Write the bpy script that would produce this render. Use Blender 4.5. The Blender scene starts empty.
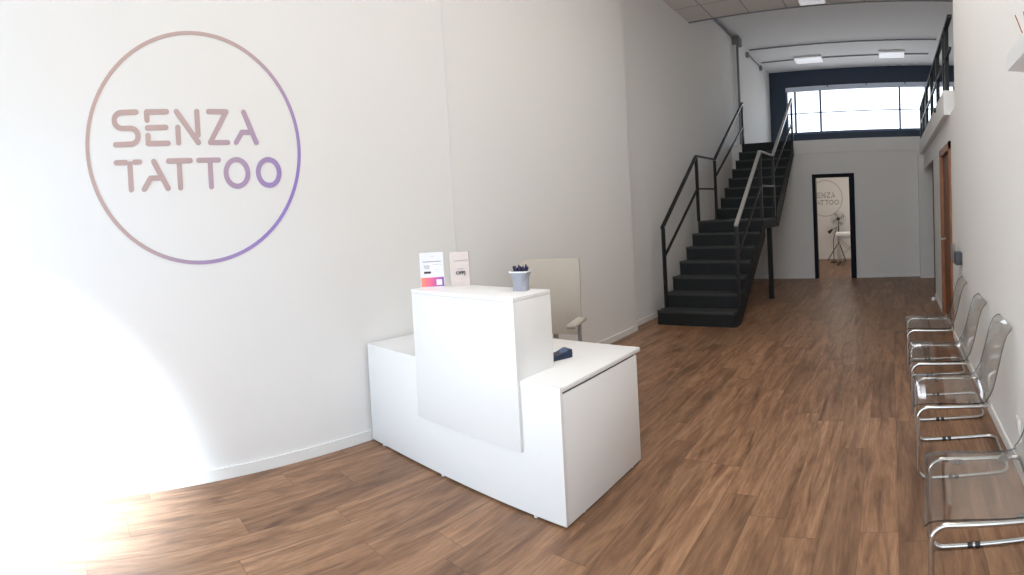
import bpy, bmesh, math, random
from mathutils import Vector, Matrix
random.seed(7)
C = bpy.context.scene.collection
PI = math.pi

# ------------------------------------------------------------------ materials
def nmat(name):
    m = bpy.data.materials.new(name); m.use_nodes = True
    nt = m.node_tree; b = nt.nodes['Principled BSDF']
    return m, nt, b

def N(nt, t, **kw):
    n = nt.nodes.new(t)
    for k, v in kw.items(): setattr(n, k, v)
    return n

def mat(name, col, rough=.5, metal=0., noise=.0, scale=8., bump=0., bscale=60., spec=.5, emit=0):
    m, nt, b = nmat(name)
    b.inputs['Base Color'].default_value = (*col, 1)
    b.inputs['Roughness'].default_value = rough
    b.inputs['Metallic'].default_value = metal
    b.inputs['Specular IOR Level'].default_value = spec
    if emit:
        b.inputs['Emission Color'].default_value = (*col, 1)
        b.inputs['Emission Strength'].default_value = emit
    tc = N(nt, 'ShaderNodeTexCoord')
    nz = N(nt, 'ShaderNodeTexNoise'); nz.inputs['Scale'].default_value = scale; nz.inputs['Detail'].default_value = 4
    nt.links.new(tc.outputs['Object'], nz.inputs['Vector'])
    if noise > 0:
        mx = N(nt, 'ShaderNodeMix', data_type='RGBA')
        mx.inputs[6].default_value = (*[c*(1-noise) for c in col], 1)
        mx.inputs[7].default_value = (*[min(1, c*(1+noise)) for c in col], 1)
        nt.links.new(nz.outputs['Fac'], mx.inputs[0]); nt.links.new(mx.outputs[2], b.inputs['Base Color'])
    if bump > 0:
        n2 = N(nt, 'ShaderNodeTexNoise'); n2.inputs['Scale'].default_value = bscale; n2.inputs['Detail'].default_value = 3
        nt.links.new(tc.outputs['Object'], n2.inputs['Vector'])
        bp = N(nt, 'ShaderNodeBump'); bp.inputs['Strength'].default_value = bump; bp.inputs['Distance'].default_value = .01
        nt.links.new(n2.outputs['Fac'], bp.inputs['Height']); nt.links.new(bp.outputs['Normal'], b.inputs['Normal'])
    return m

def mathn(nt, op, a, b=None):
    n = N(nt, 'ShaderNodeMath', operation=op)
    for i, v in enumerate((a, b)):
        if v is None: continue
        if isinstance(v, (int, float)): n.inputs[i].default_value = v
        else: nt.links.new(v, n.inputs[i])
    return n.outputs[0]

def floor_mat():
    m, nt, b = nmat('laminate_oak_planks')
    L = nt.links.new
    tc = N(nt, 'ShaderNodeTexCoord'); sp = N(nt, 'ShaderNodeSeparateXYZ'); L(tc.outputs['Object'], sp.inputs[0])
    X, Y = sp.outputs['X'], sp.outputs['Y']
    W, LEN = .192, 1.38
    rx = mathn(nt, 'DIVIDE', X, W); row = mathn(nt, 'FLOOR', rx)
    wn = N(nt, 'ShaderNodeTexWhiteNoise', noise_dimensions='1D'); L(row, wn.inputs['W'])
    yy = mathn(nt, 'ADD', mathn(nt, 'DIVIDE', Y, LEN), mathn(nt, 'MULTIPLY', wn.outputs['Value'], 7.3))
    colm = mathn(nt, 'FLOOR', yy)
    cb = N(nt, 'ShaderNodeCombineXYZ'); L(row, cb.inputs[0]); L(colm, cb.inputs[1])
    w2 = N(nt, 'ShaderNodeTexWhiteNoise', noise_dimensions='2D'); L(cb.outputs[0], w2.inputs['Vector'])
    # grain coordinates: stretched along the plank, shifted per plank
    gx = mathn(nt, 'MULTIPLY', X, 1.0); gy = mathn(nt, 'MULTIPLY', Y, .11)
    gz = mathn(nt, 'MULTIPLY', w2.outputs['Value'], 37.0)
    g = N(nt, 'ShaderNodeCombineXYZ'); L(gx, g.inputs[0]); L(gy, g.inputs[1]); L(gz, g.inputs[2])
    n1 = N(nt, 'ShaderNodeTexNoise'); n1.inputs['Scale'].default_value = 10; n1.inputs['Detail'].default_value = 6; n1.inputs['Roughness'].default_value = .62; n1.inputs['Distortion'].default_value = 1.3
    L(g.outputs[0], n1.inputs['Vector'])
    n2 = N(nt, 'ShaderNodeTexNoise'); n2.inputs['Scale'].default_value = 75; n2.inputs['Detail'].default_value = 3
    L(g.outputs[0], n2.inputs['Vector'])
    # knots: broad dark blotches
    kx = N(nt, 'ShaderNodeCombineXYZ'); L(X, kx.inputs[0]); L(mathn(nt, 'MULTIPLY', Y, .45), kx.inputs[1]); L(gz, kx.inputs[2])
    n3 = N(nt, 'ShaderNodeTexNoise'); n3.inputs['Scale'].default_value = 5; n3.inputs['Detail'].default_value = 2; L(kx.outputs[0], n3.inputs['Vector'])
    kr = N(nt, 'ShaderNodeValToRGB'); kr.color_ramp.elements[0].position = .61; kr.color_ramp.elements[1].position = .76
    kr.color_ramp.elements[0].color = (0, 0, 0, 1); kr.color_ramp.elements[1].color = (1, 1, 1, 1); L(n3.outputs['Fac'], kr.inputs[0])
    cr = N(nt, 'ShaderNodeValToRGB'); e = cr.color_ramp.elements
    e[0].position = .27; e[0].color = (.105, .050, .026, 1)
    e[1].position = .72; e[1].color = (.35, .20, .115, 1)
    k = e.new(.44); k.color = (.205, .107, .057, 1); k = e.new(.56); k.color = (.275, .150, .082, 1)
    L(n1.outputs['Fac'], cr.inputs[0])
    mx = N(nt, 'ShaderNodeMix', data_type='RGBA', blend_type='MULTIPLY'); mx.inputs[0].default_value = .8
    L(cr.outputs['Color'], mx.inputs[6])
    fr = N(nt, 'ShaderNodeValToRGB'); fr.color_ramp.elements[0].position = .3; fr.color_ramp.elements[0].color = (.72, .70, .68, 1); fr.color_ramp.elements[1].position = .7; fr.color_ramp.elements[1].color = (1.1, 1.1, 1.1, 1)
    L(n2.outputs['Fac'], fr.inputs[0]); L(fr.outputs['Color'], mx.inputs[7])
    hs = N(nt, 'ShaderNodeHueSaturation'); L(mx.outputs[2], hs.inputs['Color'])
    L(mathn(nt, 'ADD', mathn(nt, 'MULTIPLY', w2.outputs['Value'], .40), .86), hs.inputs['Value'])
    kd = N(nt, 'ShaderNodeMix', data_type='RGBA'); L(mathn(nt, 'MULTIPLY', kr.outputs['Color'], .5), kd.inputs[0])
    L(hs.outputs['Color'], kd.inputs[6]); kd.inputs[7].default_value = (.085, .042, .022, 1)
    # seams
    fx = mathn(nt, 'FRACT', rx); fy = mathn(nt, 'FRACT', yy)
    sx = mathn(nt, 'LESS_THAN', mathn(nt, 'MINIMUM', fx, mathn(nt, 'SUBTRACT', 1.0, fx)), .008)
    sy = mathn(nt, 'LESS_THAN', mathn(nt, 'MINIMUM', fy, mathn(nt, 'SUBTRACT', 1.0, fy)), .0013)
    sm = mathn(nt, 'MULTIPLY', mathn(nt, 'MAXIMUM', sx, sy), .55)
    fin = N(nt, 'ShaderNodeMix', data_type='RGBA'); L(sm, fin.inputs[0]); L(kd.outputs[2], fin.inputs[6]); fin.inputs[7].default_value = (.05, .028, .016, 1)
    L(fin.outputs[2], b.inputs['Base Color'])
    b.inputs['Roughness'].default_value = .42; b.inputs['Specular IOR Level'].default_value = .42
    bp = N(nt, 'ShaderNodeBump'); bp.inputs['Strength'].default_value = .12; bp.inputs['Distance'].default_value = .004
    L(n2.outputs['Fac'], bp.inputs['Height']); L(bp.outputs['Normal'], b.inputs['Normal'])
    return m

def tile_mat():
    m, nt, b = nmat('suspended_ceiling_tiles'); L = nt.links.new
    tc = N(nt, 'ShaderNodeTexCoord'); sp = N(nt, 'ShaderNodeSeparateXYZ'); L(tc.outputs['Object'], sp.inputs[0])
    fx = mathn(nt, 'FRACT', mathn(nt, 'DIVIDE', mathn(nt, 'ADD', sp.outputs['X'], 3.03), .665))
    fy = mathn(nt, 'FRACT', mathn(nt, 'DIVIDE', mathn(nt, 'SUBTRACT', sp.outputs['Y'], 9.05), .665))
    s = mathn(nt, 'MAXIMUM', mathn(nt, 'LESS_THAN', fx, .035), mathn(nt, 'LESS_THAN', fy, .03))
    mx = N(nt, 'ShaderNodeMix', data_type='RGBA'); L(s, mx.inputs[0])
    mx.inputs[6].default_value = (.74, .70, .66, 1); mx.inputs[7].default_value = (.42, .40, .38, 1)
    L(mx.outputs[2], b.inputs['Base Color']); b.inputs['Roughness'].default_value = .9
    return m

def clear_mat(name, tint, gloss=.16, rough=.06):
    m, nt, b = nmat(name); nt.nodes.remove(b); L = nt.links.new
    out = nt.nodes['Material Output']
    tr = N(nt, 'ShaderNodeBsdfTransparent'); tr.inputs[0].default_value = (*tint, 1)
    gl = N(nt, 'ShaderNodeBsdfGlossy'); gl.inputs['Roughness'].default_value = rough; gl.inputs[0].default_value = (.95, .95, .95, 1)
    lw = N(nt, 'ShaderNodeLayerWeight'); lw.inputs[0].default_value = .35
    f = mathn(nt, 'ADD', mathn(nt, 'MULTIPLY', lw.outputs['Fresnel'], .30), gloss*.35)
    mx = N(nt, 'ShaderNodeMixShader'); L(f, mx.inputs[0]); L(tr.outputs[0], mx.inputs[1]); L(gl.outputs[0], mx.inputs[2])
    L(mx.outputs[0], out.inputs[0]); return m

def gradient_mat(name, stops, p0, p1, rough=.5):
    """colour runs along the object-space direction p0 -> p1"""
    m, nt, b = nmat(name); L = nt.links.new
    tc = N(nt, 'ShaderNodeTexCoord')
    d = Vector(p1) - Vector(p0)
    sub = N(nt, 'ShaderNodeVectorMath', operation='SUBTRACT'); L(tc.outputs['Object'], sub.inputs[0]); sub.inputs[1].default_value = p0
    dt = N(nt, 'ShaderNodeVectorMath', operation='DOT_PRODUCT'); L(sub.outputs[0], dt.inputs[0]); dt.inputs[1].default_value = tuple(d/d.length_squared)
    cr = N(nt, 'ShaderNodeValToRGB'); e = cr.color_ramp.elements
    e[0].position, e[0].color = stops[0][0], (*stops[0][1], 1); e[1].position, e[1].color = stops[-1][0], (*stops[-1][1], 1)
    for p, c in stops[1:-1]:
        k = e.new(p); k.color = (*c, 1)
    L(dt.outputs['Value'], cr.inputs[0]); L(cr.outputs[0], b.inputs['Base Color']); b.inputs['Roughness'].default_value = rough
    return m

M = dict(
    wall=mat('white_wall_paint', (.775, .765, .748), .85, noise=.015, scale=1.2, bump=.05, bscale=90),
    plaster=mat('white_plaster', (.80, .79, .78), .9, noise=.02, scale=1.5),
    skirt=mat('white_skirting', (.80, .79, .77), .5),
    floor=floor_mat(), tiles=tile_mat(),
    desk=mat('white_laminate', (.84, .84, .835), .38, noise=.006, scale=3),
    gap=mat('painted_gap_shade', (.05, .05, .05), .8),
    stair=mat('charcoal_painted_steel', (.017, .019, .020), .6, noise=.12, scale=14, bump=.03, spec=.2),
    tread=mat('charcoal_tread', (.034, .036, .037), .6, noise=.15, scale=20, bump=.06),
    rail=mat('dark_rail_steel', (.012, .012, .013), .42, noise=.05, scale=30, spec=.35),
    handrail=mat('sheen_grey_handrail_steel', (.42, .41, .40), .32, metal=.3, noise=.05, scale=30),  # light grey puts the right handrail's sheen into the base colour
    navy=mat('dark_blue_grey_frame', (.020, .036, .066), .45, noise=.06, scale=4),
    doorframe=mat('black_door_frame', (.010, .012, .020), .7, noise=.05, scale=9, spec=.15),
    mull=mat('grey_blue_aluminium', (.10, .14, .22), .4, metal=.3, noise=.04),
    housing=mat('pale_blind_housing', (.62, .68, .78), .5, noise=.02),
    wood=mat('orange_brown_door_wood', (.27, .105, .040), .45, noise=.25, scale=9),
    wood2=mat('dark_orange_door_leaf', (.17, .062, .024), .45, noise=.25, scale=9),
    chrome=mat('chrome_tube', (.60, .595, .585), .16, metal=1, noise=.02, scale=40),
    steel=mat('brushed_steel', (.55, .55, .54), .3, metal=1, noise=.03, scale=40),
    poly=clear_mat('clear_polycarbonate', (.945, .94, .925), .08),
    polyrim=clear_mat('polycarbonate_edge', (.26, .29, .30), .3),
    glass=clear_mat('window_glass', (.97, .98, 1.0), .05, .02),
    blk=mat('black_plastic', (.012, .012, .014), .4, noise=.05),
    box=mat('dark_grey_plastic', (.055, .057, .068), .5, noise=.05),
    white=mat('white_plastic', (.82, .82, .81), .4, noise=.01),
    greyp=mat('grey_plastic', (.33, .33, .33), .5, noise=.05),
    conduit=mat('grey_conduit', (.20, .20, .21), .5, noise=.05),
    cream=mat('cream_fabric', (.50, .44, .375), .9, noise=.05, scale=60, bump=.2, bscale=220),
    creamp=mat('cream_plastic', (.46,.41,.36), .5, noise=.03),
    cup=mat('pale_grey_cup', (.33, .34, .385), .6, noise=.03, scale=20),
    pen=mat('dark_purple_pen', (.018, .010, .060), .35, noise=.05),
    termb=mat('blue_black_terminal', (.014, .028, .070), .35, noise=.05),
    scr=mat('terminal_screen', (.06, .11, .24), .15, noise=.05),
    paper=mat('white_paper', (.80, .80, .86), .7, noise=.01),
    ink=mat('grey_ink', (.30, .29, .33), .7, noise=.02),
    dink=mat('dark_ink', (.05, .045, .055), .7, noise=.02),
    kraft=mat('pale_pouch_paper', (.66, .58, .55), .7, noise=.03, scale=12),
    kraftd=mat('grey_pouch_side', (.26, .24, .23), .7, noise=.05, scale=12),
    reed=mat('red_brown_reed', (.35, .09, .06), .7, noise=.1),
    lamp=mat('fluorescent_diffuser', (.95, .97, 1.0), .5, emit=.35),
    lampb=mat('ceiling_light_body', (.70, .69, .70), .6, noise=.01),
    sheet=mat('white_vinyl', (.88, .88, .86), .5, noise=.01),
    fan=clear_mat('grey_fan_guard', (.62, .60, .60), .1, .4),
)

# ------------------------------------------------------------------ helpers
def finish(name, bm, m, parent=None, smooth=False, loc=None):
    bmesh.ops.recalc_face_normals(bm, faces=bm.faces)
    me = bpy.data.meshes.new(name); bm.to_mesh(me); bm.free()
    ms = m if isinstance(m, (list, tuple)) else [m]
    for x in ms: me.materials.append(x)
    if smooth:
        me.polygons.foreach_set('use_smooth', [True]*len(me.polygons))
        try: me.set_sharp_from_angle(angle=math.radians(38))
        except Exception: pass
    o = bpy.data.objects.new(name, me); C.objects.link(o)
    if parent: o.parent = parent
    if loc: o.location = loc
    return o

def tag(o, label, cat, group=None):
    o['label'] = label; o['category'] = cat
    if group: o['group'] = group
    return o

def struct(o):
    o['kind'] = 'structure'; return o

def thing(name, label, cat, loc=(0, 0, 0), rz=0, group=None):
    o = bpy.data.objects.new(name, None); C.objects.link(o)
    o.empty_display_size = .1; o.location = loc; o.rotation_euler = (0, 0, rz)
    return tag(o, label, cat, group)

def box(bm, x0, x1, y0, y1, z0, z1, bev=0, mi=0):
    vs = [bm.verts.new(v) for v in ((x0,y0,z0),(x1,y0,z0),(x1,y1,z0),(x0,y1,z0),(x0,y0,z1),(x1,y0,z1),(x1,y1,z1),(x0,y1,z1))]
    fs = [bm.faces.new([vs[i] for i in q]) for q in ((0,3,2,1),(4,5,6,7),(0,1,5,4),(1,2,6,5),(2,3,7,6),(3,0,4,7))]
    for f in fs: f.material_index = mi
    if bev:
        es = list({e for f in fs for e in f.edges})
        bmesh.ops.bevel(bm, geom=es, offset=bev, segments=2, affect='EDGES', profile=.5)
    return fs

def bx(name, m, parent, *a, bev=0, smooth=False):
    bm = bmesh.new(); box(bm, *a, bev=bev); return finish(name, bm, m, parent, smooth or bev > 0)

def fillet(pts, r, n=6):
    pts = [Vector(p) for p in pts]; out = [pts[0]]
    for i in range(1, len(pts)-1):
        a, p, b = pts[i-1], pts[i], pts[i+1]
        u = (a-p); v = (b-p); lu, lv = u.length, v.length; u.normalize(); v.normalize()
        ang = u.angle(v)
        if ang > PI-.02: out.append(p); continue
        t = min(r/math.tan(ang/2), lu*.48, lv*.48); rr = t*math.tan(ang/2)
        c = p + (u+v).normalized()*(rr/math.sin(ang/2))
        s, e = p+u*t-c, p+v*t-c
        q = s.rotation_difference(e); ax, an = q.to_axis_angle()
        for k in range(n+1): out.append(c + Matrix.Rotation(an*k/n, 3, ax) @ s)
    out.append(pts[-1]); return out

def tube(bm, pts, r, seg=10, closed=False, cap=True, flat=None):
    """sweep a circle (or a flat bar, flat=(w,h)) along pts"""
    pts = [Vector(p) for p in pts]; n = len(pts); rings = []
    prev = None
    for i, p in enumerate(pts):
        if closed: t = pts[(i+1) % n]-pts[i-1]
        else: t = pts[min(i+1, n-1)]-pts[max(i-1, 0)]
        t.normalize()
        if prev is None:
            up = Vector((0, 0, 1)) if abs(t.z) < .95 else Vector((0, 1, 0))
            s = t.cross(up).normalized()
        else:
            s = (prev - t*prev.dot(t)).normalized()
        prev = s; w = s.cross(t)
        if flat:
            a, b = flat; offs = [(-a/2, -b/2), (a/2, -b/2), (a/2, b/2), (-a/2, b/2)]
        else:
            rr = r[i] if isinstance(r, (list, tuple)) else r
            offs = [(rr*math.cos(2*PI*k/seg), rr*math.sin(2*PI*k/seg)) for k in range(seg)]
        rings.append([bm.verts.new(p+s*x+w*y) for x, y in offs])
    k = len(rings[0])
    for i in range(n if closed else n-1):
        A, B = rings[i], rings[(i+1) % n]
        for j in range(k): bm.faces.new((A[j], A[(j+1) % k], B[(j+1) % k], B[j]))
    if cap and not closed:
        bm.faces.new(rings[0][::-1]); bm.faces.new(rings[-1])

def tb(name, m, parent, pts, r, seg=10, closed=False, flat=None):
    bm = bmesh.new(); tube(bm, pts, r, seg, closed, True, flat); return finish(name, bm, m, parent, flat is None)

def lathe(bm, prof, seg=20, c=(0, 0, 0)):
    rings = []
    for r, z in prof:
        rings.append([bm.verts.new((c[0]+r*math.cos(2*PI*k/seg), c[1]+r*math.sin(2*PI*k/seg), c[2]+z)) for k in range(seg)])
    for A, B in zip(rings, rings[1:]):
        for j in range(seg): bm.faces.new((A[j], A[(j+1) % seg], B[(j+1) % seg], B[j]))
    bm.faces.new(rings[0][::-1]); bm.faces.new(rings[-1])

def lt(name, m, parent, prof, seg=20, c=(0, 0, 0)):
    bm = bmesh.new(); lathe(bm, prof, seg, c); return finish(name, bm, m, parent, True)

def copy_tree(o, parent=None):
    c = o.copy(); C.objects.link(c)
    if parent: c.parent = parent
    for ch in list(o.children): copy_tree(ch, c)
    return c

def extr(name, m, parent, poly, axis, a0, a1):
    """polygon in the plane normal to axis, extruded from a0 to a1"""
    bm = bmesh.new()
    def P(u, v, a): return (a, u, v) if axis == 0 else ((u, a, v) if axis == 1 else (u, v, a))
    A = [bm.verts.new(P(u, v, a0)) for u, v in poly]; B = [bm.verts.new(P(u, v, a1)) for u, v in poly]
    n = len(poly)
    bm.faces.new(A[::-1]); bm.faces.new(B)
    for i in range(n): bm.faces.new((A[i], A[(i+1) % n], B[(i+1) % n], B[i]))
    return finish(name, bm, m, parent)

# ------------------------------------------------------------------ the setting
XL, XL2, XP = -3.36, -3.49, -3.345        # left wall, recessed far left wall, pilaster face
XR = .715                                 # right wall
YB, YF = 11.4, 15.5                      # back wall under the mezzanine, far window wall
ZT, ZU, ZM, ZS = 5.0, 5.57, 3.02, 2.74    # tiles, upper ceiling, mezzanine floor and its soffit
YE = 5.72; XE = 2.6; YC = 8.72; ZW = 2.90            # end of the upper right wall, far right, side hall corner
struct(bx('floor', M['floor'], None, -3.7, XE+.1, -2.2, 15.9, -.08, 0))
struct(bx('wall_left', M['wall'], None, XL-.25, XL, -2.2, 6.28, 0, ZT))
struct(bx('wall_left', M['wall'], None, XL2-.12, XL2, 6.28, 16.0, 0, ZU))
struct(bx('wall_right', M['wall'], None, XR, XR+.14, -2.2, YE, 0, ZT))
# right wall below the walkway, with the wooden door's opening
DY0, DY1, DZ = 6.22, 7.30, 2.24
bm = bmesh.new()
box(bm, XR, XR+.14, YE, DY0, 0, 2.62); box(bm, XR, XR+.14, DY1, YC, 0, 2.62); box(bm, XR, XR+.14, DY0, DY1, DZ, 2.62)
struct(finish('wall_right', bm, M['wall']))
struct(bx('wall_right', M['wall'], None, XE, XE+.12, YE, 16.0, 0, ZU))
struct(bx('wall_front', M['wall'], None, XR+.14, XE, YE-.1, YE, 0, ZU))
# back wall under the mezzanine with the dark framed doorway
OX0, OX1, OZ = -1.63, -.86, 2.21
bm = bmesh.new()
box(bm, XL2, OX0, YB+.02, YB+.14, 0, ZS); box(bm, OX1, XE, YB+.02, YB+.14, 0, ZS); box(bm, OX0, OX1, YB+.02, YB+.14, OZ, ZS)
struct(finish('wall_back', bm, M['wall']))
struct(bx('wall_back', M['wall'], None, XL2, XE, 15.5, 15.6, 0, ZS))          # treatment room end wall
struct(bx('wall_right', M['wall'], None, .2, .3, YB+.14, 15.5, 0, ZS))       # treatment room side wall
# mezzanine and walkway slabs
struct(bx('floor', M['plaster'], None, XL2, XE, YB, 15.8, ZS, ZM))
struct(bx('floor', M['plaster'], None, .645, XE, 6.2, YB, 2.62, ZW))
# far window wall, four sides around the window
WX0, WX1, WZ0, WZ1 = -3.0, 1.95, 3.73, 5.09
bm = bmesh.new()
box(bm, XL2, WX0, YF, YF+.14, ZM, ZU); box(bm, WX1, XE, YF, YF+.14, ZM, ZU)
box(bm, WX0, WX1, YF, YF+.14, ZM, WZ0); box(bm, WX0, WX1, YF, YF+.14, WZ1, ZU)
struct(finish('wall_back', bm, M['navy']))
# ceilings
struct(bx('ceiling', M['tiles'], None, -3.7, XE, -2.2, 9.05, ZT, ZT+.06))
struct(bx('ceiling', M['plaster'], None, XL2, XE, 9.05, 16.0, ZU, ZU+.1))
struct(bx('ceiling', M['plaster'], None, XL2, XE, 8.99, 9.05, ZT+.06, ZU+.1))
struct(bx('trim_1', M['conduit'], None, -3.49, XE, 9.05, 9.075, ZT-.015, ZT+.03))   # tile edge profile
# skirtings
H = .075
struct(bx('baseboard_left', M['skirt'], None, XL, XL+.012, -2.0, 6.29, 0, H))
struct(bx('baseboard_left', M['skirt'], None, XL2, XL2+.012, 6.29, YB+.02, 0, H))
struct(bx('baseboard_right', M['skirt'], None, XR-.012, XR, -2.0, DY0-.07, 0, H))
struct(bx('baseboard_right', M['skirt'], None, XR-.012, XR, DY1+.07, YC, 0, H))
bm = bmesh.new(); box(bm, XL2, OX0-.06, YB+.006, YB+.02, 0, H); box(bm, OX1+.07, XE, YB+.006, YB+.02, 0, H)
struct(finish('baseboard_back', bm, M['skirt']))
struct(bx('baseboard_back', M['skirt'], None, XL2, .2, 15.488, 15.5, 0, H))
# wooden door in the right wall
d = struct(bx('door_2', M['wood2'], None, XR+.02, XR+.06, DY0+.0, DY1-.0, 0.004, DZ))
bm = bmesh.new()
box(bm, XR-.022, XR+.02, DY1-.03, DY1+.075, 0, DZ+.07); box(bm, XR-.022, XR+.02, DY0-.075, DY0+.03, 0, DZ+.07); box(bm, XR-.022, XR+.02, DY0-.075, DY1+.075, DZ-.02, DZ+.07)
finish('door_frame', bm, M['wood'], d)
bm = bmesh.new()
tube(bm, fillet([(XR+.02, 7.17, 1.10), (XR-.035, 7.17, 1.10), (XR-.035, 7.04, 1.10)], .012), .009, 8)
lathe(bm, [(.024, 0), (.024, .008)], 14, (0, 0, 0))
for v in bm.verts:
    if abs(v.co.x) < .05 and abs(v.co.y) < .05: v.co = Vector((XR+.02-v.co.z, 7.17+v.co.x, 1.10+v.co.y))
finish('door_handle', bm, M['steel'], d, True)
# black lining at the side hall
struct(bx('trim_2', M['doorframe'], None, XR-.008, XR+.15, YC-.0, YC+.07, 0, 2.30))
struct(bx('wall_right', M['wall'], None, XR, XR+.14, YC, YB+.02, 2.30, 2.62))
struct(bx('wall_right', M['wall'], None, .60, 1.2, 11.12, YB+.02, 0, 2.62))
# doorway frame in the back wall
bm = bmesh.new()
box(bm, OX0-.06, OX0+.012, YB-.02, YB+.15, 0, OZ+.065); box(bm, OX1-.03, OX1+.085, YB-.02, YB+.15, 0, OZ+.065); box(bm, OX0+.012, OX1-.03, YB-.02, YB+.15, OZ-.01, OZ+.065)
struct(finish('door_1', bm, M['doorframe']))
# far window
w = struct(bpy.data.objects.new('window_1', None)); C.objects.link(w)
bm = bmesh.new()
box(bm, WX0, WX1, YF-.03, YF+.05, WZ1-.13, WZ1)
finish('blind_housing', bm, M['housing'], w)
bm = bmesh.new()
box(bm, WX0, WX0+.05, YF-.02, YF+.06, WZ0, WZ1-.13); box(bm, WX1-.05, WX1, YF-.02, YF+.06, WZ0, WZ1-.13); box(bm, WX0, WX1, YF-.02, YF+.06, WZ0-.02, WZ0+.04)
finish('window_frame', bm, M['mull'], w)
for x in (-2.73, -1.98, .335, 1.09): bx('mullion', M['mull'], w, x-.028, x+.028, YF-.01, YF+.06, WZ0+.04, WZ1-.13)
bx('glazing_bar', M['mull'], w, WX0+.05, WX1-.05, YF+.012, YF+.04, 4.31, 4.335)
bx('window_pane', M['glass'], w, WX0+.05, WX1-.05, YF+.02, YF+.026, WZ0+.04, WZ1-.13)
for x in (-1.75, -.62, .5):
    bx('housing_bracket', M['conduit'], w, x-.02, x+.02, YF-.05, YF-.03, WZ1-.05, WZ1+.0)

# ------------------------------------------------------------------ staircase
SX0, SX1 = -3.24, -2.10
Y0, RISE, GO = 6.70, .2015, .293
st = thing('staircase', 'charcoal steel staircase with middle landing rising along the left wall to the mezzanine', 'staircase', (0, 0, 0))
def step(y, z, depth=GO, first=False):
    bx('riser', M['stair'], st, SX0, SX1, y, y+.02, z-RISE+(0 if first else .0), z-.03)
    bx('tread', M['tread'], st, SX0-.0, SX1, y-.012, y+depth+.0, z-.03, z)
for i in range(6):
    step(Y0+i*GO, RISE*(i+1), first=(i == 0))
ZL = RISE*7; YL = Y0+6*GO; YL2 = 9.46
bx('riser', M['stair'], st, SX0, SX1, YL, YL+.02, ZL-RISE, ZL-.03)
bx('landing', M['tread'], st, SX0, SX1, YL-.012, YL2, ZL-.03, ZL)
bx('landing_frame', M['stair'], st, SX0, SX1+.02, YL+.02, YL2, ZL-.17, ZL-.03)
nU = 8; RU = (ZM-ZL)/nU; GU = (YB-YL2)/(nU-1)
for i in range(nU-1):
    y = YL2+i*GU; z = ZL+RU*(i+1)
    bx('riser', M['stair'], st, SX0, SX1, y, y+.02, z-RU, z-.03)
    bx('tread', M['tread'], st, SX0, SX1, y-.012, y+GU+.01, z-.03, z)
bx('riser', M['stair'], st, SX0, SX1, YB-.022, YB-.002, ZM-RU, ZM+.006)
def stringer(x0, x1):
    s = RISE/GO; s2 = RU/GU
    extr('stringer', M['stair'], st, [(Y0+.02, 0), (Y0+.20, 0), (YL+.05, (YL-Y0-.15)*s), (YL+.05, ZL-.05), (YL, ZL-.05), (Y0+.02, RISE-.05)], 0, x0, x1)
    extr('stringer', M['stair'], st, [(YL2, ZL-.17), (YL2+.14, ZL-.17), (YB-.002, ZM-.30), (YB-.002, ZM), (YL2, ZL+.14)], 0, x0, x1)
stringer(SX1-.0, SX1+.025)
bx('support_post', M['stair'], st, SX1-.05, SX1+.025, 8.93, 9.005, 0, ZL-.17)
bx('support_post', M['stair'], st, SX0, SX0+.07, 8.93, 9.0, 0, ZL-.17)
def railing(x, hr, side):
    ra = bpy.data.objects.new('railing', None); C.objects.link(ra); ra.parent = st
    yn, zl, y1, y2 = 6.97, RISE, 8.44, 9.40
    zt1, zt2, zt3 = 1.36, 2.51, 3.93
    ye = 11.45
    h = .022
    for (y, z0, z1) in ((yn, RISE, zt1), (y1, ZL-.0, zt2), (y2, ZL, zt2), (ye, ZM-RU+.02 if False else ZM-.05, zt3)):
        bx('post', M['rail'], ra, x-h, x+h, y-h, y+h, z0, z1)
    tb('handrail', hr, ra, [(x, yn-.03, zt1), (x, y1, zt2+.01), (x, y2, zt2+.02), (x, ye+.03, zt3+.02)], 0, flat=(.05, .032))
    tb('mid_rail', M['rail'], ra, [(x, yn, .93), (x, y1, 1.96), (x, y2, 1.98)], 0, flat=(.03, .03))
    tb('mid_rail', M['rail'], ra, [(x, y2, 2.20), (x, ye, 3.42)], 0, flat=(.03, .03))
railing(SX0+.02, M['rail'], 0); railing(SX1-.005, M['handrail'], 1)

# walkway railing on the right
rl = thing('railing', 'dark metal guard rail along the edge of the upper right walkway', 'railing', (0, 0, 0))
xr = .69
ZR = 3.62
for y in (6.45, 7.35, 8.4, 9.5, 10.5, 11.3): bx('post', M['rail'], rl, xr-.025, xr+.025, y-.025, y+.025, ZW, ZR)
tb('handrail', M['rail'], rl, [(xr, 5.83, ZR), (xr, 11.35, ZR)], 0, flat=(.05, .04))
tb('mid_rail', M['rail'], rl, [(xr, 5.83, 3.28), (xr, 11.35, 3.28)], 0, flat=(.03, .03))
bx('end_post', M['rail'], rl, xr-.02, xr+.03, 6.22, 6.27, ZW, ZR)
tag(bx('wall_bracket', M['rail'], None, .615, .645, 7.2, 7.26, 2.82, 2.88), 'small dark bracket on the white edge of the right walkway', 'bracket')

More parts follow.
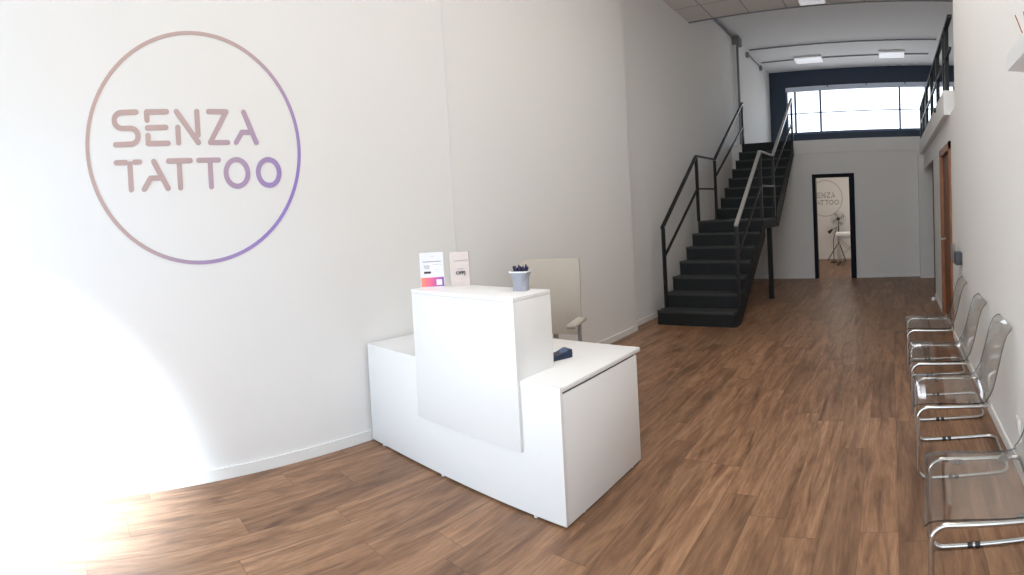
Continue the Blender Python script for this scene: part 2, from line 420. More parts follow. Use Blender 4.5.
# ------------------------------------------------------------------ ceiling lights and conduits
def ceil_light(x0, x1, y0, y1, z, label, group=None):
    t = thing('ceiling_light', label, 'ceiling light', ((x0+x1)/2, (y0+y1)/2, z), 0, group)
    a, b = (x1-x0)/2, (y1-y0)/2
    bx('housing', M['lampb'], t, -a, a, -b, b, -.05, 0)
    bx('diffuser', M['lamp'], t, -a+.012, a-.012, -b+.012, b-.012, -.075, -.05)
ceil_light(-2.47, -1.73, 14.0, 14.5, ZU, 'left white panel light on the upper ceiling before the far window')
ceil_light(-.22, .46, 13.9, 14.4, ZU, 'right white panel light on the upper ceiling before the far window')
ceil_light(-1.42, -.98, 8.45, 8.85, ZT+.0, 'white light at the edge of the suspended tile ceiling')
def conduit(label, pts, r=.018):
    return tag(tb('ceiling_conduit', M['conduit'], None, pts, r, 8), label, 'conduit')
conduit('grey conduit crossing the upper ceiling, the nearer one', [(-3.40, 12.97, ZU-.03), (1.2, 12.97, ZU-.03)])
conduit('grey conduit crossing the upper ceiling through the two panel lights', [(-3.40, 14.25, ZU-.02), (1.1, 14.25, ZU-.02)], .016)
conduit('thin grey conduit along the top of the left wall past the column pipes', [(XL2+.02, 12.97, ZU-.09), (XL2+.02, 14.6, ZU-.09)], .014)
conduit('grey conduit running along the left wall top to the junction box', [(XL2+.03, 9.1, ZU-.04), (XL2+.03, 11.75, ZU-.06)], .024)
tag(bx('junction_box', M['conduit'], None, XL2, XL2+.16, 11.75, 12.05, ZU-.22, ZU-.03, bev=.012), 'grey junction box at the top of the left wall above two pipes', 'junction box')
for i, y in enumerate((11.82, 12.02)):
    tag(tb('wall_pipe', M['conduit'] if i else M['lampb'], None, [(XL2+.05, y, ZM+.05), (XL2+.05, y, ZU-.22)], .028, 10), ('light' if i == 0 else 'dark') + ' grey vertical pipe below the junction box on left wall', 'pipe')
for y, z, l in ((12.97, ZU-.14, 'nearer'), (14.35, ZU-.13, 'farther')):
    tag(bx('conduit_box', M['conduit'], None, XL2-.004, XL2+.07, y-.05, y+.05, z-.06, z+.06, bev=.008), 'small grey conduit box at the left wall top, the %s of two past the pipes' % l, 'junction box')
# cable down the left wall
tag(tb('wall_cable', M['lampb'], None, [(XL+.006, 3.075, ZT-.01), (XL+.006, 3.08, 3), (XL+.006, 3.085, .08)], .0045, 8), 'thin white cable running straight down the left wall behind the desk', 'cable')

# ------------------------------------------------------------------ wall logo (letters and ring)
_lift = [0]
def stroke(bm, pts, wd, closed=False, r=0):
    """flat ribbon of width wd on the local YZ plane with round ends; sharp corners are built leg by leg"""
    if not closed and not r and len(pts) > 2:
        for a, b in zip(pts, pts[1:]): stroke(bm, [a, b], wd)
        return
    _lift[0] = (_lift[0]+1) % 6
    if r: pts = [(p.y, p.z) for p in fillet([(0, a, b) for a, b in pts], r, 8)]
    P = [Vector((a, b)) for a, b in pts]; n = len(P); L = []
    for i, p in enumerate(P):
        t = (P[(i+1) % n]-P[i-1]) if closed else (P[min(i+1, n-1)]-P[max(i-1, 0)])
        t.normalize(); nn = Vector((-t.y, t.x)); L.append((p+nn*wd/2, p-nn*wd/2, t))
    th = .002+.0005*_lift[0]
    V = [[bm.verts.new((x, q.x, q.y)) for x in (0, th) for q in (a, b)] for a, b, _ in L]
    rng = range(n) if closed else range(n-1)
    for i in rng:
        A, B = V[i], V[(i+1) % n]
        bm.faces.new((A[2], A[3], B[3], B[2])); bm.faces.new((A[0], A[2], B[2], B[0])); bm.faces.new((A[3], A[1], B[1], B[3]))
    if not closed:
        for i, sg in ((0, -1), (n-1, 1)):
            c = P[i]; t = L[i][2]*sg; nn = Vector((-t.y, t.x))
            arc = [c + nn*(wd/2)*math.cos(PI*k/8) + t*(wd/2)*math.sin(PI*k/8) for k in range(9)]
            A = [bm.verts.new((th, q.x, q.y)) for q in arc]; B = [bm.verts.new((0, q.x, q.y)) for q in arc]
            bm.faces.new(A if sg < 0 else A[::-1])
            for k in range(8): bm.faces.new((A[k], A[k+1], B[k+1], B[k]))
def circ(cy, cz, ry, rz, n=64, a0=0, a1=2*PI):
    return [(cy+ry*math.cos(a0+(a1-a0)*k/n), cz+rz*math.sin(a0+(a1-a0)*k/n)) for k in range(n)]
LOGO_W = .036
def logo_letters():
    """(name, list of (points, closed, radius)), local Y right and Z up, metres, ring centre at the origin"""
    zt, zb = .238, .031; zm = (zt+zb)/2
    out = []
    y0, y1 = -.541, -.398
    out.append(('letter_s', [([(y1, zt), (y0, zt), (y0, zm), (y1+.005, zm), (y1+.005, zb), (y0, zb)], False, .052)]))
    y0, y1 = -.328, -.197
    out.append(('letter_e', [([(y0, zt-.055), (y0, zt), (y1, zt)], False, 0), ([(y0, zm), (y1-.01, zm)], False, 0), ([(y0, zm-.05), (y0, zb), (y1, zb)], False, 0)]))
    y0, y1 = -.126, .008
    out.append(('letter_n', [([(y0, zm-.0), (y0, zb)], False, 0), ([(y0-.004, zt), (y1, zb)], False, 0), ([(y1, zb+.05), (y1, zt)], False, 0)]))
    y0, y1 = .09, .212
    out.append(('letter_z', [([(y0, zt), (y1, zt), (y0, zb), (y1, zb)], False, 0)]))
    y0, y1 = .272, .418
    out.append(('letter_a', [([(y0, zb), (y0+.045, zb+.07), (y0+.10, zb+.07)], False, 0), ([(y0+.065, zt), (y1, zb)], False, 0)]))
    zt, zb = -.086, -.264; zm = (zt+zb)/2
    out.append(('letter_t', [([(-.544, zt), (-.484, zt)], False, 0), ([(-.456, zb), (-.456, zt-.01)], False, 0), ([(-.425, zt), (-.392, zt)], False, 0)]))
    out.append(('letter_a', [([(-.372, zb), (-.327, zb+.07), (-.268, zb+.07)], False, 0), ([(-.300, zt), (-.215, zb)], False, 0)]))
    out.append(('letter_t', [([(-.201, zt), (-.055, zt)], False, 0), ([(-.131, zt), (-.131, zb)], False, 0)]))
    out.append(('letter_t', [([(.003, zt), (.140, zt)], False, 0), ([(.080, zt-.012), (.080, zb)], False, 0)]))
    out.append(('letter_o', [(circ(.265, zm, .078, .09), True, 0)]))
    out.append(('letter_o', [(circ(.497, zm, .078, .089), True, 0)]))
    return out
def build_logo(label, loc, rz, m, group, wd=.034, sc=1, RR=.765):
    t = thing('wall_logo', label, 'wall logo', loc, rz, group)
    t.scale = (1, sc, sc)
    bm = bmesh.new(); a = math.radians(38)
    stroke(bm, circ(.008, 0, RR*.957, RR*.995, 96), wd*.72, True); finish('ring', bm, m, t)
    for nm, ss in logo_letters():
        bm = bmesh.new()
        for pts, cl, r in ss: stroke(bm, pts, wd, cl, r)
        finish(nm, bm, m, t)
    return t
lg = gradient_mat('logo_copper_to_purple', [(0, (.50, .36, .32)), (.5, (.48, .35, .345)), (.72, (.40, .29, .43)), (1, (.30, .21, .55))], (0, -.62, .40), (0, .66, -.36), .5)
build_logo('copper to purple circular lettered logo on the left wall', (XL+.001, .915, 2.195), 0, lg, None)
lg2 = mat('logo_grey_brown', (.36, .31, .28), .6, noise=.03)
build_logo('grey brown lettered ring logo on the far room wall seen through the doorway', (-1.93, 15.499, 1.80), -PI/2, lg2, None, .034, .69)

# ------------------------------------------------------------------ reception desk
DX0, DX1, DYF, DYB, DT = -3.335, -1.59, 2.115, 2.985, .73
TX0, TX1, TYB, TZ = -2.73, -1.855, 2.425, 1.18
de = thing('reception_desk', 'white laminate reception desk with raised counter standing against the left wall', 'desk', (0, 0, 0))
bx('front_panel', M['desk'], de, DX0, DX1, DYF, DYF+.022, .013, DT-.0, bev=.0015)
bx('side_panel', M['desk'], de, DX1-.022, DX1, DYF+.023, DYB-.04, .013, DT-.038, bev=.0015)
bx('side_panel', M['desk'], de, DX0, DX0+.022, DYF+.023, DYB-.04, .013, DT-.038, bev=.0015)
bx('desktop', M['desk'], de, DX0, DX1+.002, DYF+.023, DYB+.01, DT-.026, DT, bev=.002)
bx('gap_shade_bar', M['gap'], de, DX0+.03, DX1-.008, DYF+.023, DYB-.06, DT-.06, DT-.026)  # near-black bar paints the shade in the gap under the desktop
bx('raised_front_panel', M['desk'], de, TX0, TX1, DYF-.020, DYF-.001, .345, TZ-.025, bev=.0015)
bx('raised_side_panel', M['desk'], de, TX1-.022, TX1, DYF, TYB, DT, TZ-.025, bev=.0015)
bx('raised_side_panel', M['desk'], de, TX0, TX0+.022, DYF, TYB, DT, TZ-.025, bev=.0015)
bx('raised_shelf', M['desk'], de, TX0+.022, TX1-.022, DYF, TYB, .92, .94)
bx('counter_top', M['desk'], de, TX0-.0, TX1+.0, DYF-.020, TYB+.002, TZ-.024, TZ, bev=.002)
for x in (-3.20, -2.55, -1.80): lt('foot', M['white'], de, [(.012, 0), (.012, .012), (.008, .016)], 12, (x, DYF+.012, 0))
for y in (2.3, 2.85): lt('foot', M['white'], de, [(.012, 0), (.012, .012), (.008, .016)], 12, (DX1-.02, y, 0))
bx('cam_cap', M['white'], de, DX1-.03, DX1-.018, DYF-.0015, DYF, DT-.05, DT-.038)

# ---- things on the raised counter
def holder(name, label, cat, A, ang):
    return thing(name, label, cat, (A[0], A[1], TZ), ang)
ang = math.atan2(.77, .64)
fl = holder('flyer', 'white printed card with orange to purple band standing at the counter left edge', 'flyer', (-2.712, 2.165), ang)
FW, FH = .155, .230
bx('card', M['paper'], fl, 0, FW, 0, .004, .0, FH)
bandm = gradient_mat('band_orange_pink_purple', [(0, (.90, .28, .14)), (.4, (.80, .14, .26)), (.75, (.46, .09, .36)), (1, (.22, .08, .42))], (0, 0, 0), (FW, 0, 0), .5)
bx('colour_band', bandm, fl, .003, FW-.003, -.001, 0, .006, .066)
bx('white_square', M['paper'], fl, .103, .140, -.002, -.001, .014, .052)
bx('printed_line', M['ink'], fl, .018, FW-.016, -.001, 0, .168, .173)
bx('printed_line', M['ink'], fl, .085, .145, -.001, 0, .150, .1515)
for z, a, b in ((.142, .024, .062), (.134, .026, .066), (.124, .03, .062)): bx('printed_line', M['ink'], fl, a, b, -.001, 0, z, z+.004)
bx('printed_bar', M['dink'], fl, .024, .070, -.001, 0, .092, .106)
for z in (.104, .116): bx('printed_line', M['lampb'], fl, .092, .132, -.001, 0, z, z+.003)
bx('header_mark', M['lampb'], fl, .066, .094, -.001, 0, .200, .207)
bx('rear_strut', M['paper'], fl, FW*.35, FW*.65, .004, .05, 0, .004)

po = holder('paper_pouch', 'pale paper pouch with dark print standing beside the flyer on the counter', 'pouch', (-2.58, 2.312), ang)
PW, PH = .130, .222
prof = [(0, 0, .046), (.03, .0, .05), (.09, .004, .048), (.15, .010, .042), (.19, .020, .036), (PH, .026, .030)]
bm = bmesh.new(); rings = []
for z, a, b in prof:
    rings.append([bm.verts.new(p) for p in ((.004, a, z), (PW*.5, a-.003, z), (PW-.004, a, z), (PW, (a+b)/2, z), (PW-.004, b, z), (.004, b, z), (0, (a+b)/2, z))])
for A, B in zip(rings, rings[1:]):
    for j in range(7):
        f = bm.faces.new((A[j], A[(j+1) % 7], B[(j+1) % 7], B[j])); f.material_index = 1 if j in (2, 3) else 0
bm.faces.new(rings[0][::-1]); bm.faces.new(rings[-1])
finish('pouch_body', bm, [M['kraft'], M['kraftd']], po)
bx('fold_line', M['kraftd'], po, .03, PW-.006, .0085, .0115, .166, .168)
bx('printed_line', M['ink'], po, .045, .085, -.001, .003, .112, .114)
def text(name, s, size, m, parent, loc, rot):
    cu = bpy.data.curves.new('t', 'FONT'); cu.body = s; cu.size = size; cu.extrude = .0006; cu.offset = size*.03
    o = bpy.data.objects.new('t', cu); C.objects.link(o)
    bpy.context.view_layer.update()
    me = bpy.data.meshes.new_from_object(o.evaluated_get(bpy.context.evaluated_depsgraph_get()))
    bpy.data.objects.remove(o); me.materials.append(m)
    q = bpy.data.objects.new(name, me); C.objects.link(q); q.parent = parent; q.location = loc; q.rotation_euler = rot
    return q
text('printed_word', 'OPPJ', .030, M['dink'], po, (.036, -.003, .076), (PI/2, 0, 0))

# pen cup: white rimmed, waisted and creased
cx, cy = -2.008, 2.350
cupt = thing('pen_cup', 'pale grey waisted cup with white rim holding pens on the counter', 'pen cup', (cx, cy, TZ), .35)
bm = bmesh.new(); seg = 16; rings = []
cp = [(.0, .046), (.03, .043), (.06, .043), (.085, .049), (.104, .056), (.112, .059)]
def cupring(z, r, inner=0):
    out = []
    for k in range(seg):
        a = 2*PI*k/seg; q = 1/max(abs(math.cos(a)), abs(math.sin(a))); q = 1+(min(q, 1.25)-1)*.9
        if z < .1 and k % 4 == 2: q *= 1-.16*math.sin(PI*min(1, z/.1))
        out.append(bm.verts.new(((r-inner)*q*math.cos(a), (r-inner)*q*math.sin(a), z)))
    return out
rings = [cupring(z, r) for z, r in cp] + [cupring(.112, .059, .003)] + [cupring(z, r, .003) for z, r in reversed(cp[1:-1])]
for A, B in zip(rings, rings[1:]):
    for j in range(seg): bm.faces.new((A[j], A[(j+1) % seg], B[(j+1) % seg], B[j]))
bm.faces.new(rings[0][::-1]); bm.faces.new(rings[-1])
finish('cup_body', bm, M['cup'], cupt)
bm = bmesh.new(); rr = [cupring(.108, .0615), cupring(.116, .0615), cupring(.116, .0565), cupring(.108, .0565)]
for i in range(4):
    A, B = rr[i], rr[(i+1) % 4]
    for j in range(seg): bm.faces.new((A[j], A[(j+1) % seg], B[(j+1) % seg], B[j]))
finish('cup_rim', bm, M['white'], cupt)
pp = None
for k in range(11):
    a = k*2*PI/11+.2; r = .038 if k % 3 else .016
    top = (r*1.15*math.cos(a), r*1.15*math.sin(a), .134+.024*random.random())
    bot = (r*.55*math.cos(a), r*.55*math.sin(a), .034)
    po_ = thing('pen', 'dark purple pen standing in the cup on the counter', 'pen', (cx, cy, TZ), 0, 'dark purple pens in the cup')
    A, B = Vector(bot), Vector(top); D = (B-A).normalized()
    tb('pen_barrel', M['pen'], po_, [A, B-D*.012], .0058, 8)
    bm = bmesh.new(); tube(bm, [B-D*.012, B-D*.006, B], [.0066, .006, .003], 8); finish('pen_end', bm, M['pen'], po_, True)

# card terminal
te = thing('card_terminal', 'blue black card terminal lying on the desktop beside the raised counter', 'card terminal', (-1.938, 2.552, DT+.0005), math.radians(-20))
bm = bmesh.new(); hw = .042
ys = [(-.10, .020), (-.02, .026), (.03, .034), (.085, .052), (.10, .050)]
A = [[bm.verts.new(p) for p in ((-hw+.004, y, 0), (hw-.004, y, 0), (hw, y, z*.5), (hw-.004, y, z), (-hw+.004, y, z), (-hw, y, z*.5))] for y, z in ys]
for P, Q in zip(A, A[1:]):
    for j in range(6): bm.faces.new((P[j], P[(j+1) % 6], Q[(j+1) % 6], Q[j]))
bm.faces.new(A[0][::-1]); bm.faces.new(A[-1]); finish('terminal_body', bm, M['termb'], te)
bm = bmesh.new(); v = [bm.verts.new(p) for p in ((-.032, .034, .0362), (.032, .034, .0362), (.032, .08, .0518), (-.032, .08, .0518))]; bm.faces.new(v)
finish('terminal_screen', bm, M['scr'], te)
for r_ in range(4):
    for c_ in range(3):
        y = -.085+r_*.022; x = (c_-1)*.022
        bx('key', M['box'], te, x-.008, x+.008, y-.007, y+.007, .018, .0215+(y+.1)*.09+.002)

# ------------------------------------------------------------------ office chair
oc = thing('office_chair', 'cream office chair with tall back and armrests behind the reception desk', 'office chair', (-2.66, 3.36, 0), math.radians(18))
# local: faces -Y
for k in range(5):
    a = 2*PI*k/5+.3
    bm = bmesh.new(); tube(bm, [(0, 0, .105), (.15*math.cos(a), .15*math.sin(a), .09), (.28*math.cos(a), .28*math.sin(a), .07)], [.026, .022, .016], 8)
    lg_ = finish('base_arm', bm, M['creamp'], oc, True)
    bm = bmesh.new()
    x, y = .28*math.cos(a), .28*math.sin(a)
    tube(bm, [(x-.022*math.sin(a), y+.022*math.cos(a), .028), (x+.022*math.sin(a), y-.022*math.cos(a), .028)], .028, 12)
    finish('caster', bm, M['greyp'], lg_, True)
lt('gas_column', M['greyp'], oc, [(.03, .08), (.03, .28), (.016, .28), (.016, .43)], 14)
bx('mechanism', M['greyp'], oc, -.12, .12, -.12, .15, .42, .455, bev=.01)
bx('seat', M['cream'], oc, -.25, .25, -.25, .25, .455, .535, bev=.03)
def back_panel():
    bm = bmesh.new(); nx, nz = 10, 12; g = []
    for layer in (0, 1):
        rows = []
        for j in range(nz+1):
            v = j/nz; z = .60+v*.64
            wv = .268-.012*(abs(v-.5)*2)**4
            row = []
            for i in range(nx+1):
                u = i/nx*2-1
                y = .245 + .05*(v-.4) - .035*u*u*0 - .03*(1-u*u)*0 + .03*abs(u)**2*-1 + layer*.045 - .02*math.sin(PI*v)
                row.append(bm.verts.new((u*wv*(1-.02*layer), y, z)))
            rows.append(row)
        g.append(rows)
    for layer in (0, 1):
        for j in range(nz):
            for i in range(nx): bm.faces.new((g[layer][j][i], g[layer][j][i+1], g[layer][j+1][i+1], g[layer][j+1][i]))
    def side(a, b):
        for (p, q), (r, s) in zip(zip(a, a[1:]), zip(b, b[1:])): bm.faces.new((p, q, s, r))
    side(g[0][0], g[1][0]); side(g[0][-1], g[1][-1])
    side([r[0] for r in g[0]], [r[0] for r in g[1]]); side([r[-1] for r in g[0]], [r[-1] for r in g[1]])
    return finish('backrest', bm, M['cream'], oc, True)
bk = back_panel()
tb('back_support', M['creamp'], oc, fillet([(0, .1, .44), (0, .31, .44), (0, .31, .75)], .06), .024, 10)
for s in (-1, 1):
    ap = tb('arm_post', M['greyp'], oc, fillet([(s*.2, .03, .445), (s*.30, .03, .445), (s*.30, .03, .74)], .04), .016, 10)
    bx('arm_pad', M['creamp'], oc, s*.30-.04, s*.30+.04, -.21, .12, .74, .772, bev=.012)

# ------------------------------------------------------------------ clear chairs along the right wall
def make_chair(label):
    """local: sits facing -X, floor frame front at x=0.02, width along Y"""
    t = thing('cantilever_chair', label, 'chair')
    # shell profile (x, z), front lip to top edge
    ctrl = [(0.0, .425), (.012, .440), (.045, .448), (.16, .446), (.29, .437), (.385, .436), (.432, .452), (.462, .492), (.487, .565), (.512, .660), (.534, .745), (.552, .795), (.565,.818), (.594, .840)]
    prof = []
    for i in range(len(ctrl)-1):
        p0 = Vector(ctrl[max(i-1, 0)]); p1 = Vector(ctrl[i]); p2 = Vector(ctrl[i+1]); p3 = Vector(ctrl[min(i+2, len(ctrl)-1)])
        for k in range(3):
            s = k/3
            prof.append(.5*((2*p1)+(p2-p0)*s+(2*p0-5*p1+4*p2-p3)*s*s+(3*p1-p0-3*p2+p3)*s**3))
    prof.append(Vector(ctrl[-1]))
    n = len(prof); nw = 12; th = .008
    def width(i):
        s = i/(n-1)
        w = .262
        if s < .04: w -= .03*(1-s/.04)**2
        if s > .5: w = .262-.028*((s-.5)/.5)
        if s > .93: w -= .045*((s-.93)/.07)**2.2
        return w
    bm = bmesh.new(); top, bot = [], []
    for i, p in enumerate(prof):
        tg = (prof[min(i+1, n-1)]-prof[max(i-1, 0)]).normalized(); nrm = Vector((-tg.y, tg.x))
        w = width(i); s = i/(n-1); ra, rb = [], []
        for j in range(nw+1):
            u = j/nw*2-1
            dish = (.020 if s > .45 else .008)*abs(u)**3
            q = p + nrm*dish
            ra.append(bm.verts.new((q.x, u*w, q.y))); q2 = q - nrm*th; rb.append(bm.verts.new((q2.x, u*w, q2.y)))
        top.append(ra); bot.append(rb)
    for i in range(n-1):
        for j in range(nw):
            bm.faces.new((top[i][j], top[i][j+1], top[i+1][j+1], top[i+1][j]))
            bm.faces.new((bot[i][j], bot[i+1][j], bot[i+1][j+1], bot[i][j+1]))
    def rim(a, b):
        for k in range(len(a)-1):
            f = bm.faces.new((a[k], a[k+1], b[k+1], b[k])); f.material_index = 1
    rim(top[0], bot[0]); rim(top[-1], bot[-1]); rim([r[0] for r in top], [r[0] for r in bot]); rim([r[-1] for r in top], [r[-1] for r in bot])
    finish('seat_shell', bm, [M['poly'], M['polyrim']], t, True)
    # chrome tube: floor loop, front legs, seat rails
    hw, r = .248, .0115
    pts = [(.40, -hw, .415), (.022, -hw, .428), (.012, -hw, r), (.545, -hw, r), (.545, hw, r), (.012, hw, r), (.022, hw, .428), (.40, hw, .415)]
    tb('frame', M['chrome'], t, fillet(pts, .062, 8), r, 12)
    tb('rear_crossbar', M['chrome'], t, fillet([(.40, -hw, .415), (.438, -hw+.01, .416), (.438, hw-.01, .416), (.40, hw, .415)], .03), r*.95, 10)
    for s in (-1, 1):
        for x in (.20, .235):
            bm = bmesh.new(); tube(bm, [(x-.012, s*hw, r), (x+.012, s*hw, r)], r+.003, 10); finish('floor_glide', bm, M['blk'], t, True)
        for x in (.15, .36): lt('seat_mount', M['polyrim'], t, [(.022, 0), (.024, .006), (.018, .012)], 16, (x, s*(hw-.018), .4155))
    return t
CX = .112
spots = [(2.09, 'clear plastic chair on chrome tube, nearest the camera, cut by the right frame edge'),
         (3.20, 'clear plastic cantilever chair on chrome tube, second from the camera along the right wall'),
         (4.02, 'clear plastic cantilever chair on chrome tube, third from the camera along the right wall'),
         (5.03, 'clear plastic cantilever chair on chrome tube, farthest, closest to the wooden door')]
proto = None
for y, lab in spots:
    c = make_chair(lab) if proto is None else copy_tree(proto)
    if proto is None: proto = c
    c.location = (CX, y+.01, 0); c.rotation_euler = (0, 0, math.radians(-3.5 if y < 3 else -1.5)); c['label'] = lab; c['group'] = 'clear chairs along the right wall'

# ------------------------------------------------------------------ small things on the walls
sw = thing('wall_box', 'small dark grey box with taller back plate on the right wall by the wooden door', 'wall box', (0, 0, 0))
bx('box_body', M['box'], sw, .645, XR, 5.30, 5.46, .955, 1.085, bev=.006)
bx('back_plate', M['conduit'], sw, .636, .662, 5.46, 5.60, .965, 1.155, bev=.004)
so = thing('wall_socket', 'white wall socket low on right wall between the two nearest chairs', 'socket', (0, 0, 0))
bx('plate', M['white'], so, XR-.010, XR, 2.90, 2.99, .24, .33, bev=.003)
bx('socket_insert', M['lampb'], so, XR-.014, XR-.010, 2.92, 2.97, .26, .31, bev=.002)
sh = thing('wall_shelf', 'small white floating box shelf high on the right wall above the chairs', 'shelf', (0, 0, 0))
bx('shelf_board', M['white'], sh, .55, XR, 1.75, 2.42, 2.20, 2.285, bev=.002)
rd = thing('reed_bottle', 'small clear diffuser bottle on the white wall shelf at right', 'bottle', (.625, 2.30, 2.285))
bm = bmesh.new(); seg = 16
prof_ = [(.0, .004), (.026, 0), (.030, .008), (.030, .05), (.016, .066), (.016, .085), (.0135, .085), (.0135, .067), (.026, .05), (.026, .008), (.0, .008)]
lathe(bm, [(max(r_, .0008), z_) for r_, z_ in prof_], seg); finish('bottle_body', bm, M['poly'], rd, True)
bm = bmesh.new(); lathe(bm, [(.0165, .070), (.019, .070), (.019, .088), (.0165, .088)], 14); finish('neck_band', bm, M['white'], rd, True)
for k, (dx, dy) in enumerate(((-.052, .045), (-.035, -.04), (.02, .05))):
    tag(tb('reed', M['reed'], None, [(.625+dx*.18, 2.30+dy*.18, 2.296), (.625+dx, 2.30+dy, 2.43-k*.012)], .0028, 6), 'thin red brown reed standing in the diffuser bottle on shelf', 'reed', 'reeds in the diffuser bottle')
bs = thing('light_switch', 'white light switch plate on back wall just left of the dark doorway', 'light switch', (0, 0, 0))
bx('plate', M['white'], bs, -1.87, -1.78, YB+.010, YB+.02, .90, .99, bev=.003)
bx('rocker', M['lampb'], bs, -1.85, -1.80, YB+.005, YB+.010, .92, .97, bev=.002)
bs2 = thing('light_switch', 'white switch plate on side hall wall right of the walkway corner', 'light switch', (0, 0, 0))
bx('plate', M['white'], bs2, .74, .81, 11.11, 11.12, 1.0, 1.1, bev=.003)
bx('rocker', M['lampb'], bs2, .755, .795, 11.105, 11.11, 1.02, 1.08, bev=.002)
ds = thing('door_stop', 'small white door stop on the floor at the right wall corner', 'door stop', (.66, 8.55, 0))
lt('stop_body', M['white'], ds, [(.03, 0), (.03, .03), (.022, .05)], 14)

# ------------------------------------------------------------------ treatment room beyond the doorway
tt = thing('treatment_table', 'white treatment table with chrome legs on casters seen through the doorway', 'treatment table', (-1.22, 14.05, 0))
bx('padded_top', M['sheet'], tt, -.26, .42, -.30, .30, .775, .865, bev=.02)
tb('underframe', M['steel'], tt, [(-.2, -.24, .72), (.36, -.24, .72), (.36, .24, .72), (-.2, .24, .72)], .014, 8, closed=True)
for x, y in ((-.2, -.24), (.36, -.24), (-.2, .24), (.36, .24)):
    l = tb('leg', M['steel'], tt, [(x, y, .07), (x, y, .775)], .014, 8)
    bm = bmesh.new(); tube(bm, [(x-.016, y, .032), (x+.016, y, .032)], .032, 12); finish('caster', bm, M['blk'], l, True)
for y in (-.24, .24):
    tb('cross_brace', M['steel'], tt, [(-.2, y, .18), (.36, y, .68)], .009, 8); tb('cross_brace', M['steel'], tt, [(-.2, y, .68), (.36, y, .18)], .009, 8)
tb('foot_bar', M['steel'], tt, [(-.2, -.24, .2), (.36, -.24, .2)], .01, 8)
fn = thing('pedestal_fan', 'grey round pedestal fan on a dark tripod in front of far room logo', 'fan', (-1.50, 14.95, 0))
bm = bmesh.new()
for k in range(3):
    a = 2*PI*k/3+PI*1.02; tube(bm, [(0, 0, .55), (.34*math.cos(a), .22*math.sin(a), .012)], .012, 8)
finish('tripod', bm, M['blk'], fn, True)
tb('pole', M['blk'], fn, [(0, 0, .45), (0, 0, 1.12)], .015, 8)
bm = bmesh.new()
rim = [(.215*math.cos(2*PI*k/40), 0, 1.2+.215*math.sin(2*PI*k/40)) for k in range(40)]
for yo in (-.05, .05):
    for rr in (.215, .15, .09): tube(bm, [(rr*math.cos(2*PI*k/32), yo*(1 if rr < .2 else .3), 1.2+rr*math.sin(2*PI*k/32)) for k in range(32)], .004, 5, closed=True)
    for k in range(24):
        a = 2*PI*k/24; tube(bm, [(.04*math.cos(a), yo*1.1, 1.2+.04*math.sin(a)), (.15*math.cos(a), yo, 1.2+.15*math.sin(a)), (.215*math.cos(a), yo*.3, 1.2+.215*math.sin(a))], .0025, 4)
finish('guard', bm, M['greyp'], fn, True)
bm = bmesh.new(); tube(bm, [(0, -.06, 1.2), (0, .12, 1.2)], .05, 14); finish('motor', bm, M['blk'], fn, True)
for k in range(4):
    a = 2*PI*k/4+.4; bm = bmesh.new(); c, s = math.cos(a), math.sin(a)
    vs = [bm.verts.new(p) for p in ((.04*c, -.02, 1.2+.04*s), (.18*c-.07*s, -.012, 1.2+.18*s+.07*c), (.19*c+.02*s, .012, 1.2+.19*s-.02*c), (.09*c+.04*s, .015, 1.2+.09*s-.04*c))]
    bm.faces.new(vs); finish('blade', bm, M['fan'], fn)
tm = thing('desk_lamp', 'black jointed work lamp beside the fan in the far room', 'lamp', (-1.62, 14.6, 0))
lt('lamp_base', M['blk'], tm, [(.10, 0), (.10, .02), (.03, .03)], 18)
tb('lamp_arm', M['blk'], tm, [(0, 0, .02), (0, 0, .62), (.10, 0, .98), (-.04, 0, .90)], .010, 8)
bm = bmesh.new(); tube(bm, [(-.02, 0, .92), (-.07, 0, .875), (-.13, 0, .83)], [.02, .035, .05], 12); finish('lamp_head', bm, M['blk'], tm, True)

# ------------------------------------------------------------------ light
wd = bpy.data.worlds.new('world'); bpy.context.scene.world = wd; wd.use_nodes = True
nt = wd.node_tree; bg = nt.nodes['Background']
sky = N(nt, 'ShaderNodeTexSky'); 
try:
    sky.sky_type = 'NISHITA'; sky.sun_disc = False; sky.sun_elevation = math.radians(40); sky.air_density = 1.0
except Exception: pass
mxs = N(nt, 'ShaderNodeMix', data_type='RGBA'); mxs.inputs[0].default_value = .15
mxs.inputs[6].default_value = (.95, .98, 1.0, 1); nt.links.new(sky.outputs[0], mxs.inputs[7]); nt.links.new(mxs.outputs[2], bg.inputs['Color'])
bg.inputs['Strength'].default_value = 1.2
def area(name, loc, rot, sx, sy, power, col=(1, 1, 1)):
    l = bpy.data.lights.new(name, 'AREA'); l.shape = 'RECTANGLE'; l.size = sx; l.size_y = sy; l.energy = power; l.color = col
    o = bpy.data.objects.new(name, l); C.objects.link(o); o.location = loc; o.rotation_euler = rot; return o
area('shopfront_daylight', (-1.3, -2.1, 1.9), (PI/2, 0, 0), 3.9, 3.4, 60, (.66, .83, 1.0))
area('ceiling_panels_light', (-.55, 2.7, 4.93), (0, 0, 0), 1.7, 6.0, 118, (1.0, .957, .90))
area('upper_window_daylight', (-.6, YF-.12, 4.25), (-PI/2, 0, 0), 4.2, 1.1, 22, (.93, .96, 1.0))
pl = bpy.data.lights.new('treatment_room_fill', 'POINT'); pl.energy = 38; pl.shadow_soft_size = .2; pl.color = (1, .93, .85)  # unseen point light added to brighten the treatment room
o = bpy.data.objects.new('treatment_room_fill', pl); C.objects.link(o); o.location = (-1.0, 13.3, 2.45)
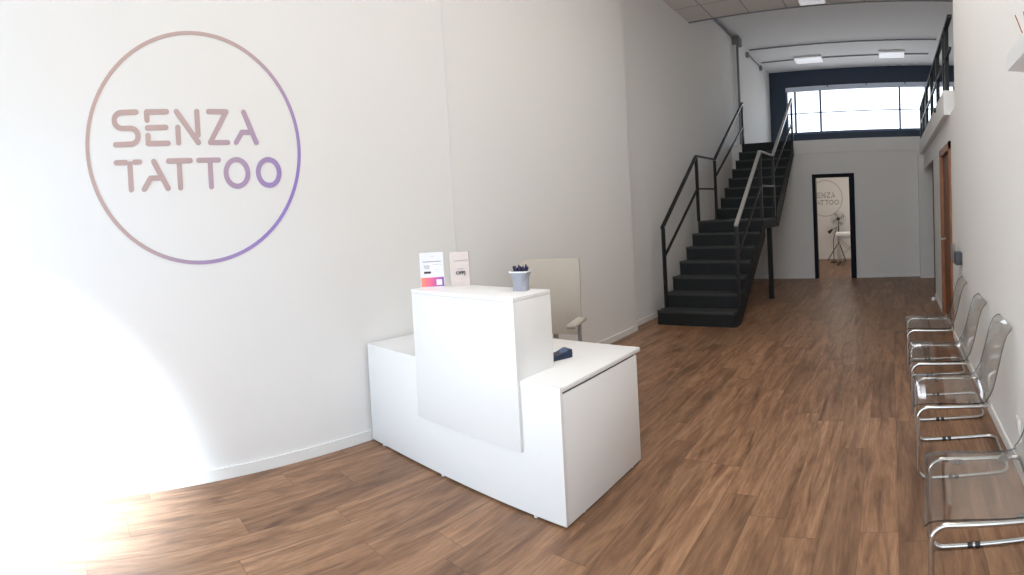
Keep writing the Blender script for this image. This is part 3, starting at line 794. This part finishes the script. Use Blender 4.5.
def spot(name, loc, tgt, size, blend, power, col, soft):
    sp = bpy.data.lights.new(name, 'SPOT'); sp.energy = power; sp.spot_size = math.radians(size); sp.spot_blend = blend; sp.shadow_soft_size = soft; sp.color = col
    o = bpy.data.objects.new(name, sp); C.objects.link(o); o.location = loc
    o.rotation_euler = (Vector(tgt)-Vector(loc)).to_track_quat('-Z', 'Y').to_euler()
spot('sun_patch', (-.4, -1.75, 2.1), (-3.10, -.80, .36), 42, 1.0, 9500, (.70, .86, 1.0), .15)
spot('window_glare', (-1.0, -1.9, 2.4), (-3.36, .1, .8), 64, 1.0, 120, (.30, .62, 1.0), .3)

# ------------------------------------------------------------------ camera: the phone panorama, a cylinder
F, X0, CY, RA, RB = 527.549, 891.378, 232.008, -.02503, .05433
ca, sa, cb, sb = math.cos(RA), math.sin(RA), math.cos(RB), math.sin(RB)
Ry = Matrix(((ca, 0, sa), (0, 1, 0), (-sa, 0, ca))); Rx = Matrix(((1, 0, 0), (0, cb, -sb), (0, sb, cb)))
R = Ry @ Rx                                # world -> cylinder axes
yaw = (512-X0)/F                           # centre of the picture
cam = bpy.data.cameras.new('camera'); cam.type = 'PANO'
half = 512/F
for tgt_ in (cam, getattr(cam, 'cycles', None)):
    if tgt_ is None: continue
    try:
        tgt_.panorama_type = 'CENTRAL_CYLINDRICAL'
        tgt_.central_cylindrical_range_u_min = -half; tgt_.central_cylindrical_range_u_max = half
        tgt_.central_cylindrical_range_v_min = (CY-575)/F; tgt_.central_cylindrical_range_v_max = CY/F
        tgt_.central_cylindrical_radius = 1.0
    except Exception as ex: print('cam', ex)
co = bpy.data.objects.new('camera', cam); C.objects.link(co); bpy.context.scene.camera = co
RT = R.transposed()
fw = RT @ Vector((math.sin(yaw), math.cos(yaw), 0)); up = RT @ Vector((0, 0, 1)); rt = fw.cross(up)
mw = Matrix((rt, up, -fw)).transposed().to_4x4(); mw.translation = (0, 0, 1.6)
co.matrix_world = mw

sc = bpy.context.scene
sc.view_settings.view_transform = 'Standard'; sc.view_settings.look = 'None'
sc.view_settings.exposure = -.04; sc.view_settings.gamma = 1.0
try:
    sc.cycles.use_denoising = True; sc.cycles.max_bounces = 14; sc.cycles.diffuse_bounces = 8; sc.cycles.transparent_max_bounces = 24
except Exception: pass
